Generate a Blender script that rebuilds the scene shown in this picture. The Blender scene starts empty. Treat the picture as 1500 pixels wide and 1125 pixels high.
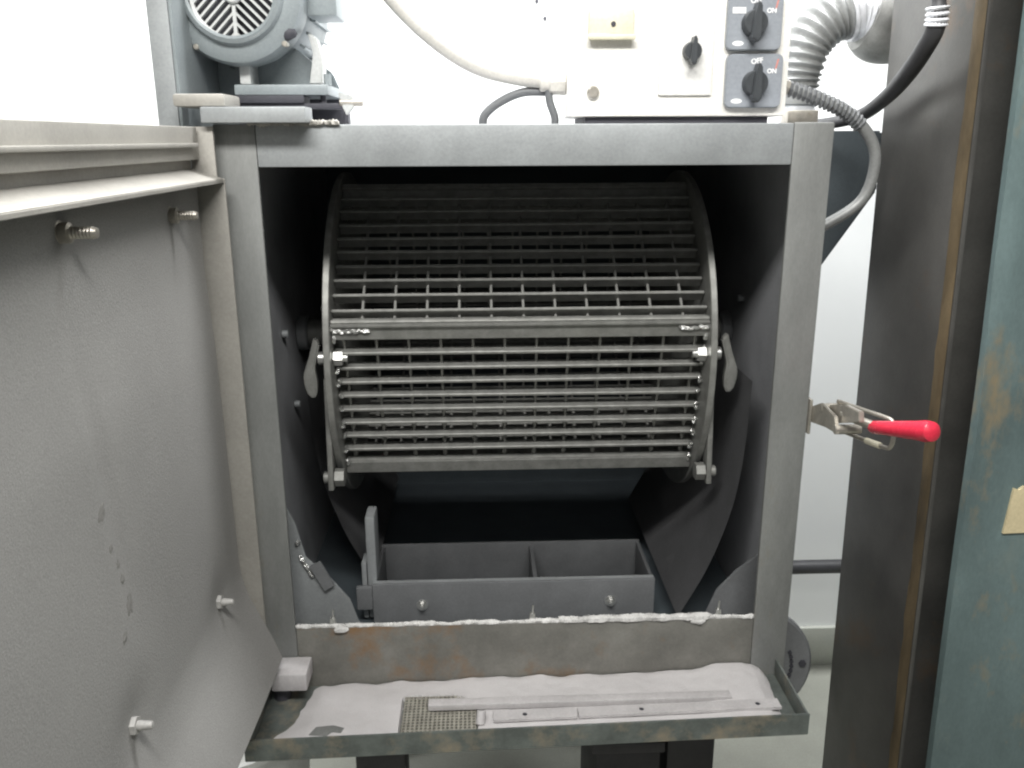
import bpy, bmesh, math, random
from mathutils import Vector, Matrix, noise as mnoise
random.seed(7)
sc = bpy.context.scene
col = sc.collection
PI = math.pi
# ------------------------------------------------------------------ camera (z = 0 is the top of the cabinet frame, floor at z = -1.4)
CAM = Vector((-0.0598, -1.0796, -0.0181)); YAW, PITCH, ROLL = 0.0368, 0.2772, -0.0039
fw = Vector((math.sin(YAW)*math.cos(PITCH), math.cos(YAW)*math.cos(PITCH), -math.sin(PITCH)))
rt = Vector((math.cos(YAW), -math.sin(YAW), 0)); up = rt.cross(fw)
r2 = rt*math.cos(ROLL)+up*math.sin(ROLL); u2 = up*math.cos(ROLL)-rt*math.sin(ROLL)
cam = bpy.data.objects.new('camera', bpy.data.cameras.new('camera')); col.objects.link(cam)
cam.matrix_world = Matrix(((r2.x, u2.x, -fw.x, CAM.x), (r2.y, u2.y, -fw.y, CAM.y), (r2.z, u2.z, -fw.z, CAM.z), (0, 0, 0, 1)))
cam.data.sensor_width = 36; cam.data.lens = 1262.2/1500*36; cam.data.clip_start = 0.01; cam.data.clip_end = 100
sc.camera = cam
# ------------------------------------------------------------------ light: indirect room light, ceiling lamps, an added fill lamp
w = bpy.data.worlds.new('World'); sc.world = w; w.use_nodes = True
bg = w.node_tree.nodes['Background']; bg.inputs[0].default_value = (0.92, 0.97, 1.0, 1); bg.inputs[1].default_value = 0.13
def lamp(name, loc, target, sx, sy, power, color):
    l = bpy.data.lights.new(name, 'AREA'); l.shape = 'RECTANGLE'; l.size = sx; l.size_y = sy; l.energy = power; l.color = color
    o = bpy.data.objects.new(name, l); col.objects.link(o); o.location = loc
    o.rotation_euler = (Vector(target)-Vector(loc)).to_track_quat('-Z', 'Y').to_euler()
    return o
lamp('ceiling_or_fill_lamp', (-0.1, -1.1, 0.95), (0.0, 0.0, -0.3), 1.3, 0.22, 41, (1.0, 0.99, 0.96))
lamp('ceiling_or_fill_lamp', (0.1, -3.4, 1.5), (0.0, 0.0, -0.5), 2.0, 0.8, 9, (1.0, 0.985, 0.95))  # added lamp behind the camera, unseen, fills posts and trough from the front
lamp('ceiling_or_fill_lamp', (0.1, 0.35, 1.45), (0.1, 0.9, -0.2), 3.2, 0.35, 130, (0.98, 0.99, 1.0))
sc.view_settings.view_transform = 'Standard'; sc.view_settings.look = 'None'; sc.view_settings.gamma = 1
sc.view_settings.exposure = 0.0
sc.view_settings.use_curve_mapping = False
sc.render.resolution_x = 1024; sc.render.resolution_y = 768

# ------------------------------------------------------------------ materials
def mat(name, base, metallic=0.0, rough=0.55, var=0.18, scale=9.0, rust=0.0, rustcol=(0.22, 0.10, 0.035), rscale=7.0,
        bump=0.05, bscale=160.0, dust=0.0, dustcol=(0.5, 0.48, 0.46), stretch=(1, 1, 1), spec=0.5, fine=0.10):
    m = bpy.data.materials.new(name); m.use_nodes = True
    nt = m.node_tree; N = nt.nodes; L = nt.links
    b = N['Principled BSDF']
    tc = N.new('ShaderNodeTexCoord'); mp = N.new('ShaderNodeMapping'); mp.inputs['Scale'].default_value = stretch
    L.new(tc.outputs['Object'], mp.inputs['Vector'])
    def nz(sc_, det=5, rgh=0.6, off=0.0):
        n = N.new('ShaderNodeTexNoise'); n.inputs['Scale'].default_value = sc_; n.inputs['Detail'].default_value = det
        n.inputs['Roughness'].default_value = rgh
        v = mp.outputs['Vector']
        if off:
            a = N.new('ShaderNodeVectorMath'); a.operation = 'ADD'; a.inputs[1].default_value = (off, off*1.7, off*.6); L.new(v, a.inputs[0]); v = a.outputs[0]
        L.new(v, n.inputs['Vector']); return n.outputs['Fac']
    def ramp(fac, lo, hi):
        r = N.new('ShaderNodeMapRange'); r.inputs['From Min'].default_value = lo; r.inputs['From Max'].default_value = hi; L.new(fac, r.inputs['Value']); return r.outputs['Result']
    def mix(fac, a, c):
        x = N.new('ShaderNodeMix'); x.data_type = 'RGBA'; L.new(fac, x.inputs['Factor'])
        for s, v in ((x.inputs[6], a), (x.inputs[7], c)):
            if isinstance(v, tuple): s.default_value = (*v, 1)
            else: L.new(v, s)
        return x.outputs[2]
    lo = tuple(c*(1-var) for c in base); hi = tuple(min(1, c*(1+var)) for c in base)
    c = mix(ramp(nz(scale), 0.3, 0.7), lo, hi)
    if fine:
        f = ramp(nz(bscale*1.6, 3, 0.7, 2.1), 0.25, 0.75)
        mm = N.new('ShaderNodeMix'); mm.data_type = 'RGBA'; mm.blend_type = 'MULTIPLY'; mm.inputs['Factor'].default_value = 1
        L.new(c, mm.inputs[6]); g = mix(f, (1-fine,)*3, (1+fine,)*3); L.new(g, mm.inputs[7]); c = mm.outputs[2]
    if rust:
        t = 0.72-0.34*rust
        c = mix(ramp(nz(rscale, 7, 0.68, 3.3), t, t+0.16), c, rustcol)
    if dust:
        t = 0.74-0.4*dust
        c = mix(ramp(nz(rscale*0.8, 6, 0.7, 8.2), t, t+0.2), c, dustcol)
    L.new(c, b.inputs['Base Color'])
    b.inputs['Metallic'].default_value = metallic
    rr = N.new('ShaderNodeMapRange'); rr.inputs['To Min'].default_value = max(0.05, rough-0.1); rr.inputs['To Max'].default_value = min(1, rough+0.12)
    L.new(nz(scale*2.2, 5, 0.6, 5.0), rr.inputs['Value']); L.new(rr.outputs['Result'], b.inputs['Roughness'])
    b.inputs['Specular IOR Level'].default_value = spec
    if bump:
        bp = N.new('ShaderNodeBump'); bp.inputs['Strength'].default_value = bump; bp.inputs['Distance'].default_value = 0.004
        L.new(nz(bscale, 4, 0.65, 1.0), bp.inputs['Height']); L.new(bp.outputs['Normal'], b.inputs['Normal'])
    return m
M = {}
M['steel'] = mat('mill_steel', (0.33, 0.345, 0.35), 0.3, 0.5, 0.16, 10, 0.12, (0.26, 0.2, 0.14), 6)
M['post'] = mat('post_steel', (0.235, 0.24, 0.232), 0.3, 0.5, 0.22, 9, 0.34, (0.235, 0.205, 0.155), 5, stretch=(1.6, 1, 0.5))
M['rail'] = mat('stained_steel', (0.21, 0.205, 0.185), 0.25, 0.5, 0.28, 12, 0.5, (0.27, 0.15, 0.065), 6, dust=0.3, dustcol=(0.25, 0.24, 0.215))
M['tray'] = mat('tray_steel', (0.125, 0.14, 0.13), 0.25, 0.5, 0.35, 22, 0.62, (0.27, 0.235, 0.175), 15)
M['screen'] = mat('dusty_screen', (0.34, 0.325, 0.28), 0.2, 0.6, 0.25, 60)
M['inside'] = mat('cabinet_inside', (0.35, 0.355, 0.37), 0.1, 0.7, 0.2, 6, 0, dust=0.2, dustcol=(0.2, 0.2, 0.2))
M['rubber'] = mat('dusty_rubber', (0.31, 0.304, 0.292), 0.0, 0.85, 0.08, 3.5, 0, bump=0.2, bscale=420, dust=0.15, dustcol=(0.265, 0.26, 0.25), spec=0.2, fine=0.2)
M['troughshade'] = mat('trough_painted_shade', (0.085, 0.087, 0.09), 0, 0.65, 0.2, 12)  # darker copy of the trough steel, shade inside the trough painted in
M['trough'] = mat('trough_steel', (0.17, 0.175, 0.18), 0.1, 0.6, 0.15, 12, 0.1, (0.14, 0.13, 0.12), 9, dust=0.2, dustcol=(0.24, 0.24, 0.24))
M['liner'] = mat('liner', (0.16, 0.16, 0.165), 0.0, 0.65, 0.2, 6, dust=0.3, dustcol=(0.24, 0.24, 0.24))
M['doorsteel'] = mat('door_steel', (0.34, 0.325, 0.295), 0.2, 0.55, 0.14, 8, 0.15, (0.3, 0.25, 0.17), 5)
M['drum'] = mat('worn_steel', (0.245, 0.245, 0.23), 0.4, 0.5, 0.22, 40, 0.12, (0.2, 0.17, 0.12), 30)
M['bright'] = mat('bright_steel', (0.62, 0.62, 0.6), 0.8, 0.3, 0.12, 60, 0)
M['weld'] = mat('weld', (0.72, 0.72, 0.7), 0.85, 0.22, 0.2, 120, 0, bump=0.5, bscale=300)
M['dust'] = mat('dust', (0.56, 0.54, 0.54), 0.0, 0.95, 0.06, 14, 0, bump=0.35, bscale=500, spec=0.1)
M['dusty'] = mat('dusty_steel', (0.52, 0.5, 0.5), 0.1, 0.7, 0.1, 30, 0, dust=0.4, dustcol=(0.56, 0.54, 0.54))
M['caulk'] = mat('caulk', (0.66, 0.65, 0.63), 0.0, 0.5, 0.2, 60, 0, bump=0.4, bscale=220)
M['column'] = mat('dark_steel', (0.085, 0.082, 0.076), 0.25, 0.36, 0.4, 5, 0.45, (0.125, 0.08, 0.048), 7, dust=0.3, dustcol=(0.12, 0.12, 0.105))
M['rust'] = mat('rust', (0.22, 0.165, 0.095), 0.1, 0.6, 0.4, 20, 0.5, (0.09, 0.08, 0.07), 9, stretch=(1, 1, .4))
M['teal'] = mat('worn_teal_paint', (0.125, 0.172, 0.172), 0.1, 0.48, 0.3, 7, 0.52, (0.27, 0.215, 0.13), 13, stretch=(1, 1, 0.5), dust=0.4, dustcol=(0.19, 0.225, 0.205))
M['tag'] = mat('paper_tag', (0.62, 0.53, 0.33), 0, 0.8, 0.12, 14, 0.2, (0.5, 0.36, 0.2), 24)
M['wall'] = mat('white_wall', (0.86, 0.87, 0.86), 0, 0.8, 0.02, 2, 0, bump=0.03, spec=0.2, fine=0.01)
M['skirt'] = mat('skirting', (0.5, 0.51, 0.46), 0, 0.6, 0.08, 4, 0.2, (0.32, 0.31, 0.26), 5)
M['floor'] = mat('concrete', (0.34, 0.345, 0.3), 0, 0.6, 0.12, 5, 0.3, (0.24, 0.235, 0.2), 4)
M['motor'] = mat('motor_grey', (0.27, 0.3, 0.31), 0.1, 0.42, 0.1, 10, dust=0.25, dustcol=(0.36, 0.36, 0.34))
M['motorlight'] = mat('motor_light', (0.5, 0.51, 0.5), 0.1, 0.45, 0.08, 10)
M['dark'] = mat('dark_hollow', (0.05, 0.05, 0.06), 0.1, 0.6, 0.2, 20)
M['black'] = mat('black_rubber', (0.045, 0.045, 0.048), 0, 0.5, 0.2, 20, dust=0.25, dustcol=(0.11, 0.11, 0.105))
M['greycable'] = mat('grey_cable', (0.13, 0.135, 0.14), 0, 0.5, 0.1, 20)
M['beige'] = mat('beige_enamel', (0.86, 0.84, 0.785), 0, 0.4, 0.03, 10, 0.04, (0.55, 0.5, 0.4), 10)
M['cover'] = mat('white_cover', (0.84, 0.83, 0.80), 0, 0.4, 0.02, 10)
M['latch'] = mat('latch_yellow', (0.72, 0.68, 0.53), 0.1, 0.45, 0.1, 30)
M['switchgrey'] = mat('switch_plate', (0.29, 0.31, 0.34), 0, 0.4, 0.06, 10)
M['knob'] = mat('knob_black', (0.055, 0.06, 0.065), 0, 0.35, 0.1, 20)
M['print'] = mat('white_print', (0.9, 0.9, 0.9), 0, 0.5, 0, 10, bump=0)
M['redprint'] = mat('red_print', (0.6, 0.25, 0.22), 0, 0.5, 0, 10, bump=0)
M['conduit'] = mat('conduit', (0.56, 0.54, 0.50), 0.05, 0.5, 0.1, 20)
M['duct'] = mat('flex_duct', (0.27, 0.275, 0.27), 0.3, 0.45, 0.16, 14)
M['elbow'] = mat('grey_elbow', (0.3, 0.3, 0.285), 0.2, 0.5, 0.4, 14, 0.3, (0.16, 0.16, 0.15), 14)
M['tape'] = mat('silver_tape', (0.8, 0.81, 0.84), 0.25, 0.3, 0.12, 40, bump=0.5, bscale=60)
M['red'] = mat('red_vinyl', (0.62, 0.03, 0.06), 0, 0.25, 0.1, 14)
M['scuff'] = mat('scuff', (0.25, 0.243, 0.23), 0, 0.9, 0.1, 60, spec=0.1)
M['boltgrey'] = mat('dusty_bolt', (0.44, 0.43, 0.41), 0.2, 0.6, 0.25, 60, 0.2, (0.25, 0.22, 0.18), 60)
M['zinc'] = mat('zinc', (0.45, 0.42, 0.37), 0.7, 0.38, 0.2, 60, 0.3, (0.26, 0.2, 0.12), 50)
M['plastic'] = mat('white_plastic', (0.82, 0.82, 0.8), 0, 0.45, 0.02, 10)
M['shade'] = mat('dark_paint', (0.05, 0.047, 0.05), 0.1, 0.6, 0.25, 8)
M['exhaust'] = mat('blue_grey_and_shade', (0.075, 0.09, 0.1), 0.1, 0.55, 0.15, 8)  # exhaust box's own colour; painted shade on the back and bottom panels

# ------------------------------------------------------------------ mesh helpers
def merge(bm, tmp):
    me = bpy.data.meshes.new('t'); tmp.to_mesh(me); tmp.free(); bm.from_mesh(me); bpy.data.meshes.remove(me)
def box(bm, x0, x1, y0, y1, z0, z1, bev=0.0, mtx=None, seg=2):
    t = bmesh.new(); bmesh.ops.create_cube(t, size=1)
    for v in t.verts: v.co = Vector(((x0+x1)/2+v.co.x*(x1-x0), (y0+y1)/2+v.co.y*(y1-y0), (z0+z1)/2+v.co.z*(z1-z0)))
    if bev: bmesh.ops.bevel(t, geom=list(t.edges), offset=bev, segments=seg, affect='EDGES', profile=0.6)
    if mtx is not None: t.transform(mtx)
    merge(bm, t)
def cyl(bm, p0, p1, r0, r1=None, n=20, bev=0.0):
    p0 = Vector(p0); p1 = Vector(p1); r1 = r0 if r1 is None else r1
    d = p1-p0; L = d.length; q = d.to_track_quat('Z', 'Y').to_matrix().to_4x4(); q.translation = p0
    prof = [(0, 0), (r0-bev, 0), (r0, bev), (r1, L-bev), (r1-bev, L), (0, L)] if bev else [(0, 0), (r0, 0), (r1, L), (0, L)]
    lathe(bm, prof, n, q)
def lathe(bm, prof, n=32, mtx=None):
    t = bmesh.new(); rings = []
    for (r, z) in prof:
        if r < 1e-6: rings.append([t.verts.new((0, 0, z))])
        else: rings.append([t.verts.new((r*math.cos(2*PI*i/n), r*math.sin(2*PI*i/n), z)) for i in range(n)])
    for a, b in zip(rings, rings[1:]):
        for i in range(n):
            j = (i+1) % n
            if len(a) == 1 and len(b) == 1: continue
            if len(a) == 1: t.faces.new((a[0], b[j], b[i]))
            elif len(b) == 1: t.faces.new((a[i], a[j], b[0]))
            else: t.faces.new((a[i], a[j], b[j], b[i]))
    bmesh.ops.recalc_face_normals(t, faces=list(t.faces))
    if mtx is not None: t.transform(mtx)
    merge(bm, t)
def smooth_path(pts, k=8):
    P = [Vector(p) for p in pts]; P = [P[0]*2-P[1]]+P+[P[-1]*2-P[-2]]; out = []
    for i in range(1, len(P)-2):
        a, b, c, d = P[i-1:i+3]
        for s in range(k):
            t = s/k
            out.append(0.5*((2*b)+(c-a)*t+(2*a-5*b+4*c-d)*t*t+(3*b-a-3*c+d)*t**3))
    out.append(P[-2]); return out
def tube(bm, pts, r, n=12, k=8, rf=None):
    path = smooth_path(pts, k) if k > 1 else [Vector(p) for p in pts]
    t = bmesh.new(); rings = []; T = (path[1]-path[0]).normalized()
    ref = Vector((0, 0, 1)) if abs(T.z) < 0.9 else Vector((0, 1, 0)); X = T.cross(ref).normalized()
    for i, p in enumerate(path):
        T = (path[min(i+1, len(path)-1)]-path[max(i-1, 0)]).normalized()
        X = (X-T*X.dot(T)).normalized(); Y = T.cross(X)
        rr = r if rf is None else rf(i, len(path)-1)
        rings.append([t.verts.new(p+(X*math.cos(2*PI*j/n)+Y*math.sin(2*PI*j/n))*rr) for j in range(n)])
    for a, b in zip(rings, rings[1:]):
        for j in range(n): t.faces.new((a[j], a[(j+1) % n], b[(j+1) % n], b[j]))
    t.faces.new(rings[0]); t.faces.new(rings[-1])
    bmesh.ops.recalc_face_normals(t, faces=list(t.faces)); merge(bm, t)
def prism(bm, poly, axis, a, b, bev=0.0):
    """polygon given in the two other axes (order xyz without axis), extruded from a to b"""
    t = bmesh.new()
    def P(q, s):
        return {'x': (s, q[0], q[1]), 'y': (q[0], s, q[1]), 'z': (q[0], q[1], s)}[axis]
    A = [t.verts.new(P(q, a)) for q in poly]; B = [t.verts.new(P(q, b)) for q in poly]
    t.faces.new(A); t.faces.new(B)
    for i in range(len(poly)): j = (i+1) % len(poly); t.faces.new((A[i], A[j], B[j], B[i]))
    bmesh.ops.recalc_face_normals(t, faces=list(t.faces))
    if bev: bmesh.ops.bevel(t, geom=list(t.edges), offset=bev, segments=2, affect='EDGES')
    merge(bm, t)
def sheet(bm, f, nu, nv, thick=None):
    V = [[bm.verts.new(f(i/nu, j/nv)) for j in range(nv+1)] for i in range(nu+1)]
    for i in range(nu):
        for j in range(nv): bm.faces.new((V[i][j], V[i+1][j], V[i+1][j+1], V[i][j+1]))
def blob(bm, c, r, seed, amp=0.3, sub=2, scale=(1, 1, 1)):
    t = bmesh.new(); bmesh.ops.create_icosphere(t, subdivisions=sub, radius=1)
    for v in t.verts:
        k = 1+amp*mnoise.noise(v.co*1.7+Vector((seed, seed*.7, 0)))
        v.co = Vector((c[0]+v.co.x*r*k*scale[0], c[1]+v.co.y*r*k*scale[1], c[2]+v.co.z*r*k*scale[2]))
    merge(bm, t)
def perforated(bm, cells, thick):
    """plate of cells (x0,x1,y0,y1,hole_radius,z): each an octagonal hole in a rectangle"""
    for (x0, x1, y0, y1, r, z) in cells:
        cx, cy = (x0+x1)/2, (y0+y1)/2
        O = [(x1, cy), (x1, y1), (cx, y1), (x0, y1), (x0, cy), (x0, y0), (cx, y0), (x1, y0)]
        I = [(cx+r*math.cos(i*PI/4), cy+r*math.sin(i*PI/4)) for i in range(8)]
        vo = [bm.verts.new((*p, z)) for p in O]; vi = [bm.verts.new((*p, z)) for p in I]; vl = [bm.verts.new((*p, z-thick)) for p in I]
        vb = [bm.verts.new((*p, z-thick)) for p in O]
        for i in range(8):
            j = (i+1) % 8
            bm.faces.new((vo[i], vo[j], vi[j], vi[i])); bm.faces.new((vi[i], vi[j], vl[j], vl[i])); bm.faces.new((vb[j], vb[i], vo[i], vo[j]) if False else (vo[j], vo[i], vb[i], vb[j]))
            bm.faces.new((vb[i], vb[j], vl[j], vl[i]))
def smooth(me, ang=0.6):
    for p in me.polygons: p.use_smooth = True
    try: me.set_sharp_from_angle(angle=ang)
    except Exception: pass
def obj(name, bm, m, parent=None, label=None, cat=None, group=None, kind=None, flat=False):
    bm.verts.ensure_lookup_table()
    lo = Vector([min(v.co[i] for v in bm.verts) for i in range(3)]); hi = Vector([max(v.co[i] for v in bm.verts) for i in range(3)])
    c = (lo+hi)/2
    if parent is None: c.z = lo.z
    bmesh.ops.translate(bm, verts=list(bm.verts), vec=-c)
    me = bpy.data.meshes.new(name); bm.to_mesh(me); bm.free()
    if not flat: smooth(me)
    me.materials.append(M[m] if isinstance(m, str) else m)
    o = bpy.data.objects.new(name, me); col.objects.link(o)
    put(o, c, parent)
    tag(o, label, cat, group, kind); return o
WORLD = {}
def put(o, c, parent):
    """place o at world point c under an unrotated parent"""
    if parent is None: o.location = c
    else: o.parent = parent; o.location = Vector(c)-WORLD[parent]
    WORLD[o] = Vector(c)
def tag(o, label=None, cat=None, group=None, kind=None):
    for k, v in (('label', label), ('category', cat), ('group', group), ('kind', kind)):
        if v: o[k] = v
def thing(name, loc, label, cat, group=None):
    o = bpy.data.objects.new(name, None); col.objects.link(o); o.location = loc; o.empty_display_size = 0.05
    WORLD[o] = Vector(loc); tag(o, label, cat, group); return o
def one(fn, *a, **k):
    bm = bmesh.new(); fn(bm, *a, **k); return bm
def hexnut(bm, p0, p1, r, bev=0.0): cyl(bm, p0, p1, r, n=6)

# ------------------------------------------------------------------ setting
ZF = -1.4
WY = 0.95
obj('floor', one(box, -6, 6, -6, WY+0.1, ZF-0.1, ZF), 'floor', kind='structure')
wl = obj('wall', one(box, -6, 6, WY, WY+0.1, ZF, 1.6), 'wall', kind='structure')
obj('skirting_board', one(box, -6, 6, WY-0.014, WY, ZF, -1.286, 0.003), 'skirt', wl)
for p in ((0.09, WY-0.004, 0.235), (0.072, WY-0.004, 0.27)):
    obj('wall_screw', one(cyl, p, (p[0], WY, p[2]), 0.004), 'dark', wl)

# ------------------------------------------------------------------ cabinet
cab = thing('blasting_cabinet', (0, 0.37, ZF), 'grey steel tumble blasting cabinet with its door swung wide open', 'machine')
W = 0.375; T = 0.05; ZB = -0.775
obj('post', one(box, -W, -W+T, 0, 0.007, ZB, -0.0, 0.0025), 'post', cab)
obj('post', one(box, W-T, W, 0, 0.007, ZB, -0.0, 0.0025), 'post', cab)
obj('top_rail', one(box, -W+T, W-T, 0.0012, 0.007, -T, -0.0008, 0.002), 'steel', cab)
obj('bottom_rail', one(box, -W+T, W-T, 0.0012, 0.007, ZB, -0.679, 0.002), 'rail', cab, label='rust stained bottom rail of the door opening')
obj('side_panel', one(box, -W, -W+0.004, 0.007, 0.75, ZB, -0.002), 'inside', cab)
obj('side_panel', one(box, W-0.004, W, 0.007, 0.75, ZB, -0.002), 'inside', cab)
obj('back_panel', one(box, -W+0.004, W-0.004, 0.746, 0.75, ZB, -0.006), 'exhaust', cab)  # darker than the sides: shade behind the drum painted into the colour
obj('top_panel', one(box, -W+0.004, W-0.004, 0.007, 0.746, -0.006, -0.002), 'inside', cab)
obj('bottom_panel', one(box, -W+0.004, W-0.004, 0.007, 0.746, ZB, ZB+0.006), 'exhaust', cab)  # dark colour stands in for the shade below the drum
# bead of dusty sealant along the bottom rail, with screw points
bm = bmesh.new()
for i in range(170):
    x = -0.322+0.644*i/169
    h = 0.0042+0.0022*mnoise.noise(Vector((x*22, 0, 0)))+0.0015*mnoise.noise(Vector((x*70, 3, 0)))+(0.003 if 0.05 < x < 0.26 else 0)
    blob(bm, (x, 0.004+0.002*mnoise.noise(Vector((x*40, 7, 0))), -0.679+h*0.45), max(0.0025, h), i*0.37, 0.4, 1, (1.1, 0.9, 0.8))
for x in (-0.262, 0.245): blob(bm, (x, 0.0, -0.681), 0.0062, x*9, 0.5, 2, (1.6, 0.7, 0.8))
obj('sealant_bead', bm, 'caulk', cab)
for x in (-0.274, 0.008, 0.275):
    bm = bmesh.new(); cyl(bm, (x, 0.009, -0.681), (x, 0.009, -0.667), 0.0055, 0.004, 10); cyl(bm, (x, 0.009, -0.668), (x+0.001, 0.009, -0.655), 0.002, 0.0014, 8)
    obj('rail_screw', bm, 'bright', cab)
# curved liners
curve = [(0.330, -0.355), (0.326, -0.459), (0.317, -0.535), (0.302, -0.595), (0.278, -0.66), (0.24, -0.735)]
cs = smooth_path([(x, 0, z) for x, z in curve], 5)
for s in (1, -1):
    bm = bmesh.new(); n = len(cs)-1
    k = 1.0 if s == 1 else 1.02
    def f(u, v, s=s): p = cs[round(u*n)]; return (s*p.x*k, (0.1 if s > 0 else 0.24)+v*0.46, p.z)
    sheet(bm, f, n, 4)
    bmesh.ops.solidify(bm, geom=list(bm.faces), thickness=0.006)
    obj('curved_liner', bm, 'liner', cab)
# hopper slopes in the front corners
bm = bmesh.new(); prism(bm, [(-0.367, -0.46), (-0.33, -0.545), (-0.318, -0.6), (-0.285, -0.634), (-0.258, -0.67), (-0.243, -0.72), (-0.367, -0.72)], 'y', 0.062, 0.067, 0.001)
obj('gusset', bm, 'steel', cab)
bm = bmesh.new(); prism(bm, [(0.367, -0.60), (0.318, -0.64), (0.29, -0.672), (0.272, -0.72), (0.367, -0.72)], 'y', 0.07, 0.075, 0.001)
obj('gusset', bm, 'trough', cab)
bm = bmesh.new()
for i in range(12): blob(bm, (-0.3245+i*0.0013, 0.06, -0.598-i*0.0028), 0.0032, i, 0.5, 1)
blob(bm, (-0.327, 0.06, -0.575), 0.005, 4, 0.5, 1)
obj('weld_bead', bm, 'weld', cab)
bm = bmesh.new(); prism(bm, [(-0.312, -0.612), (-0.296, -0.603), (-0.278, -0.642), (-0.292, -0.651)], 'y', 0.055, 0.0585)
obj('patch', bm, 'trough', cab)
# media trough below the drum
tr = obj('trough_front', one(box, -0.237, 0.213, 0.15, 0.156, -0.768, -0.695, 0.0015), 'trough', cab)
obj('trough_rim', one(box, -0.2365, 0.2125, 0.1562, 0.164, -0.7, -0.6948, 0.001), 'steel', tr)
obj('trough_back', one(box, -0.236, 0.212, 0.286, 0.292, -0.768, -0.694, 0.0015), 'troughshade', tr)
obj('trough_end', one(box, 0.206, 0.2118, 0.164, 0.286, -0.768, -0.696, 0.0015), 'troughshade', tr)
obj('trough_end', one(box, -0.236, -0.230, 0.164, 0.286, -0.768, -0.696, 0.0015), 'troughshade', tr)
obj('trough_divider', one(box, 0.019, 0.026, 0.164, 0.286, -0.768, -0.698, 0.0015), 'troughshade', tr)
obj('trough_ear', one(box, -0.262, -0.2372, 0.148, 0.158, -0.738, -0.699, 0.002), 'trough', tr)
for x in (-0.159, 0.142):
    bm = bmesh.new(); cyl(bm, (x, 0.1505, -0.732), (x, 0.1475, -0.732), 0.009, n=14); hexnut(bm, (x, 0.148, -0.732), (x, 0.143, -0.732), 0.0055); cyl(bm, (x, 0.143, -0.732), (x, 0.138, -0.732), 0.003, n=10)
    obj('trough_screw', bm, 'bright', tr)
bm = bmesh.new(); box(bm, -0.2455, -0.2305, 0.165, 0.21, -0.762, -0.586, 0.003); obj('guide_plate', bm, 'steel', tr)
bm = bmesh.new(); box(bm, -0.2545, -0.2465, 0.165, 0.2, -0.762, -0.664, 0.002); obj('guide_plate', bm, 'steel', tr)
# stub bolts on the left and right inner walls
for (x, y, z, s) in ((-0.368, 0.3, -0.44, 1), (-0.368, 0.25, -0.31, 1), (0.369, 0.3, -0.27, -1), (0.369, 0.24, -0.42, -1), (0.369, 0.27, -0.47, -1)):
    bm = bmesh.new(); cyl(bm, (x-s*0.002, y, z), (x+s*0.008, y, z), 0.006, n=12, bev=0.001); obj('wall_bolt', bm, 'steel', cab)
# axle bearings that carry the drum
YD, ZD, XC = 0.375, -0.3359, -0.0016
for s in (-1, 1):
    bm = bmesh.new(); cyl(bm, (s*0.3712, YD, ZD), (s*0.352, YD, ZD), 0.03, n=28, bev=0.003); obj('bearing', bm, 'trough', cab)
# stand: legs and collection bin
for (x0, x1, y0, y1) in ((-0.27, -0.19, 0.09, 0.15), (0.24, 0.32, 0.12, 0.18), (-0.34, -0.28, 0.6, 0.66), (0.28, 0.34, 0.6, 0.66)):
    obj('leg', one(box, x0, x1, y0, y1, ZF, ZB, 0.006), 'shade', cab)
bm = bmesh.new()
t = bmesh.new(); bmesh.ops.create_cube(t, size=1)
for v in t.verts:
    k = 1.0 if v.co.z > 0 else 0.45
    v.co = Vector((v.co.x*0.46*k+0.0, 0.36+v.co.y*0.36*k, -0.776+(0 if v.co.z > 0 else -0.3)))
merge(bm, t); obj('hopper', bm, 'shade', cab)
obj('bin_lid', one(box, 0.112, 0.232, 0.1, 0.3, -0.985, -0.965, 0.004), 'shade', cab)
obj('collection_bin', one(box, 0.118, 0.226, 0.105, 0.295, ZF, -0.985, 0.006), 'shade', cab)
# round flange with bolt holes beside the frame foot
fx, fy, fz, fr = 0.352, 0.085, -0.812, 0.099
bm = bmesh.new(); q = Matrix.Rotation(PI/2, 4, 'X'); q.translation = (fx, fy, fz)
lathe(bm, [(0, -0.012), (fr-0.004, -0.012), (fr, -0.008), (fr, 0.002), (fr-0.004, 0.006), (0.05, 0.006), (0.044, 0.012), (0, 0.012)], 48, q)
fl = obj('flange', bm, 'trough', cab)
for i in range(5, 13):
    a = 1.0-i*0.125
    bm = bmesh.new(); x, z = fx+0.066*math.cos(a), fz+0.066*math.sin(a)
    cyl(bm, (x, fy-0.0055, z), (x, fy-0.0085, z), 0.003, n=10); obj('flange_bolt', bm, 'dark', fl)
bm = bmesh.new(); cyl(bm, (fx+0.083, fy-0.0055, fz+0.004), (fx+0.083, fy-0.009, fz+0.004), 0.006, n=6); obj('flange_bolt', bm, 'dark', fl)
# exhaust box on the right side
bm = bmesh.new(); prism(bm, [(0.3752, -0.008), (0.572, -0.008), (0.573, -0.1), (0.4, -0.365), (0.3752, -0.365)], 'y', 0.3, 0.52, 0.003)
obj('exhaust_box', bm, 'exhaust', cab)
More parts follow.
